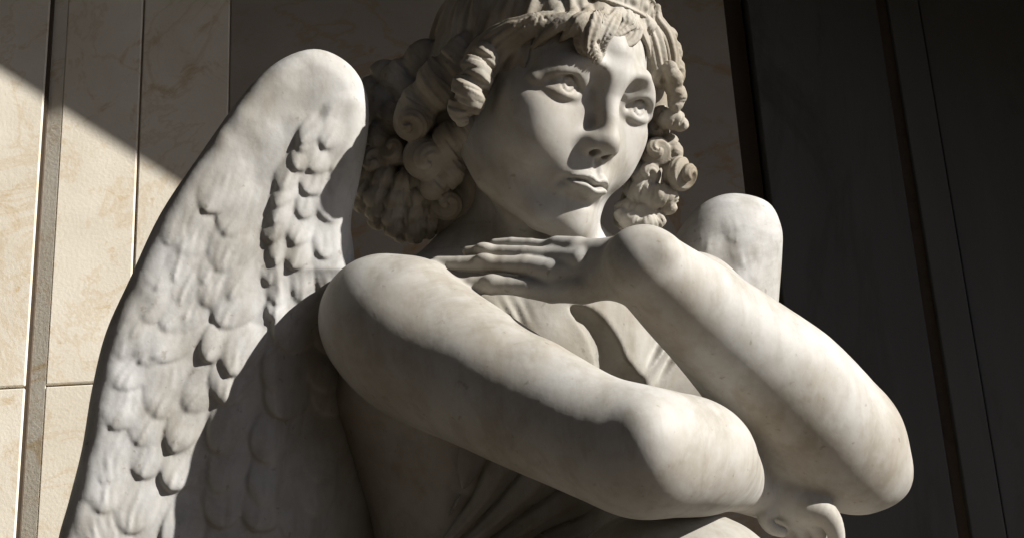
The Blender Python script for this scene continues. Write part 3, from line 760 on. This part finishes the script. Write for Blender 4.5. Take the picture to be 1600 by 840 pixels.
wall = bpy.data.objects.new('marble_wall', None); sc.collection.objects.link(wall); wall.location = (0, W, 0)
wall['label'] = 'cream marble wall of upright slabs behind the statue, turning to dark grey slabs at the right'; wall['category'] = 'wall'
def wbox(name, x0, x1, y0, y1, z0, z1, mat, bevel=.003, label=None):
    return box_obj(name, [(x0, y0 - W, z0, x1, y1 - W, z1)], mat, bevel, wall, label)
hz = 2.892
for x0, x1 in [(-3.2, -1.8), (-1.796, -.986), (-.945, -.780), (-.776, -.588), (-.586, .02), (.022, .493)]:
    mt = M_cream_shade if x0 > -.6 else M_cream  # shade behind the head is put into the slab colour
    wbox('slab', x0, x1, W, W + .1, zb, hz - .002, mt, .003, 'veined marble slab, shade put into its darker brown' if mt is M_cream_shade else None)
    wbox('slab', x0, x1, W, W + .1, hz + .002, zt, mt, .003, 'veined marble slab, shade put into its darker brown' if mt is M_cream_shade else None)
wbox('backing', -3.2, .545, W + .1005, W + .2, zb, zt, M_joint, 0)
wbox('joint', -.9857, -.9785, W + .004, W + .0995, zb, zt, M_joint, 0)
for jx in (-1.798, -.778, -.587, .021): wbox('joint', jx - .0019 if abs(jx + .587) > .01 else jx - .0009, jx + .0019 if abs(jx + .587) > .01 else jx + .0009, W + .003, W + .0995, zb, zt, M_seam, 0)
me = bpy.data.meshes.new('channel_strip')
me.from_pydata([(-.978, .010, zb), (-.9455, .0008, zb), (-.9455, .099, zb), (-.978, .099, zb), (-.978, .010, zt), (-.9455, .0008, zt), (-.9455, .099, zt), (-.978, .099, zt)], [],
               [(0, 1, 5, 4), (1, 2, 6, 5), (2, 3, 7, 6), (3, 0, 4, 7), (0, 3, 2, 1), (4, 5, 6, 7)])
me.materials.append(M_cream); ob = bpy.data.objects.new('channel_strip', me); sc.collection.objects.link(ob); ob.parent = wall
wbox('channel_strip', .4935, .540, W + .06, W + .0995, zb, zt, M_joint, 0)
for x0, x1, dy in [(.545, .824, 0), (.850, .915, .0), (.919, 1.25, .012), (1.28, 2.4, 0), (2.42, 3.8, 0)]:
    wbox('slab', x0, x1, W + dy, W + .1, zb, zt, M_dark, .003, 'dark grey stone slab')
wbox('channel_strip', .8245, .8495, W + .022, W + .0995, zb, zt, M_joint, 0)
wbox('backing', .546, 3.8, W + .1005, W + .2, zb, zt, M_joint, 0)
# raking gable added out of view: it shades the upper and right part of the wall
a_, b_ = wall_at(0, 118), wall_at(275, 292)
CY = 0.50
t_ = (W - CY) / -L_w[1]
A_, B_ = a_ + L_w * t_, b_ + L_w * t_
dr = (B_ - A_) / np.linalg.norm(B_ - A_)
def pix(p):
    v = MW.T @ (np.array(p) - CAM); return 800 + v[0] / -v[2] * D, 420 - v[1] / -v[2] * D
nrm = np.array([-dr[2], 0, dr[0]]); nrm = nrm if nrm[2] > 0 else -nrm
def prism(name, poly, y0, y1, mat, **kw):
    n = len(poly); vs = [(p[0], y0, p[1]) for p in poly] + [(p[0], y1, p[1]) for p in poly]
    fs = [tuple(range(n)), tuple(range(2 * n - 1, n - 1, -1))] + [(i, i + n, (i + 1) % n + n, (i + 1) % n) for i in range(n)]
    me = bpy.data.meshes.new(name); me.from_pydata(vs, [], fs); me.materials.append(mat); ob = bpy.data.objects.new(name, me); sc.collection.objects.link(ob)
    md = ob.modifiers.new('bevel', 'BEVEL'); md.width = .006; md.segments = 2
    for k_, v in kw.items(): ob[k_] = v
    return ob
e0, e1 = A_ + dr * -3.2, A_ + dr * 3.5
g = prism('shade_gable', [(e0[0], e0[2]), (e1[0], e1[2]), (e1[0] + nrm[0] * 3, e1[2] + nrm[2] * 3), (e0[0] + nrm[0] * 3, e0[2] + nrm[2] * 3)], CY, CY + .16, M_cream,
          label='sloping stone gable added out of view to shade the marble wall', category='gable')
col = box_obj('shade_gable_pillar', [(e1[0] - .05, CY - .05, 0, e1[0] + .35, CY + .3, e1[2] + .5)], M_cream, .01, None, 'square stone pillar added out of view to carry the shading gable', 'pillar')  # unseen support, added along with the shading gable
side = box_obj('shade_side_wall', [(-3.42, -6.0, 0, -3.22, 1.24, 5.4)], M_dark, .01, None, 'dark stone side wall added out of view to cut sky light, left of the statue', 'wall')  # unseen blocker, added to darken the shadow sides facing left
roof = box_obj('shade_roof', [(-3.42, -6.2, 5.42, 1.8, 1.25, 5.6)], M_dark, .01, None, 'flat dark stone roof slab added out of view to cut sky light, above and left of the statue', 'roof')  # unseen blocker, added to hide the overhead sky from the statue
front = box_obj('shade_front_wall', [(-3.21, -6.2, 0, 1.8, -6.0, 5.4)], M_dark, .01, None, 'dark stone front wall added behind the camera to cut sky light', 'wall')  # unseen blocker, added to keep sky fill off the wall
gr = box_obj('ground', [(-60, -60, -.2, 60, 60, 0)], M_pave, 0, None, None, None, 'structure')
so = STATUE_O
pl = box_obj('plinth', [(so[0] - .5, so[1] - .42, 0, so[0] + .55, so[1] + .5, .12), (so[0] - .44, so[1] - .36, .122, so[0] + .49, so[1] + .44, so[2] - .12), (so[0] - .48, so[1] - .40, so[2] - .118, so[0] + .53, so[1] + .48, so[2] + .04)], M_plinth, .008, None, 'square stone plinth under the seated angel', 'plinth')
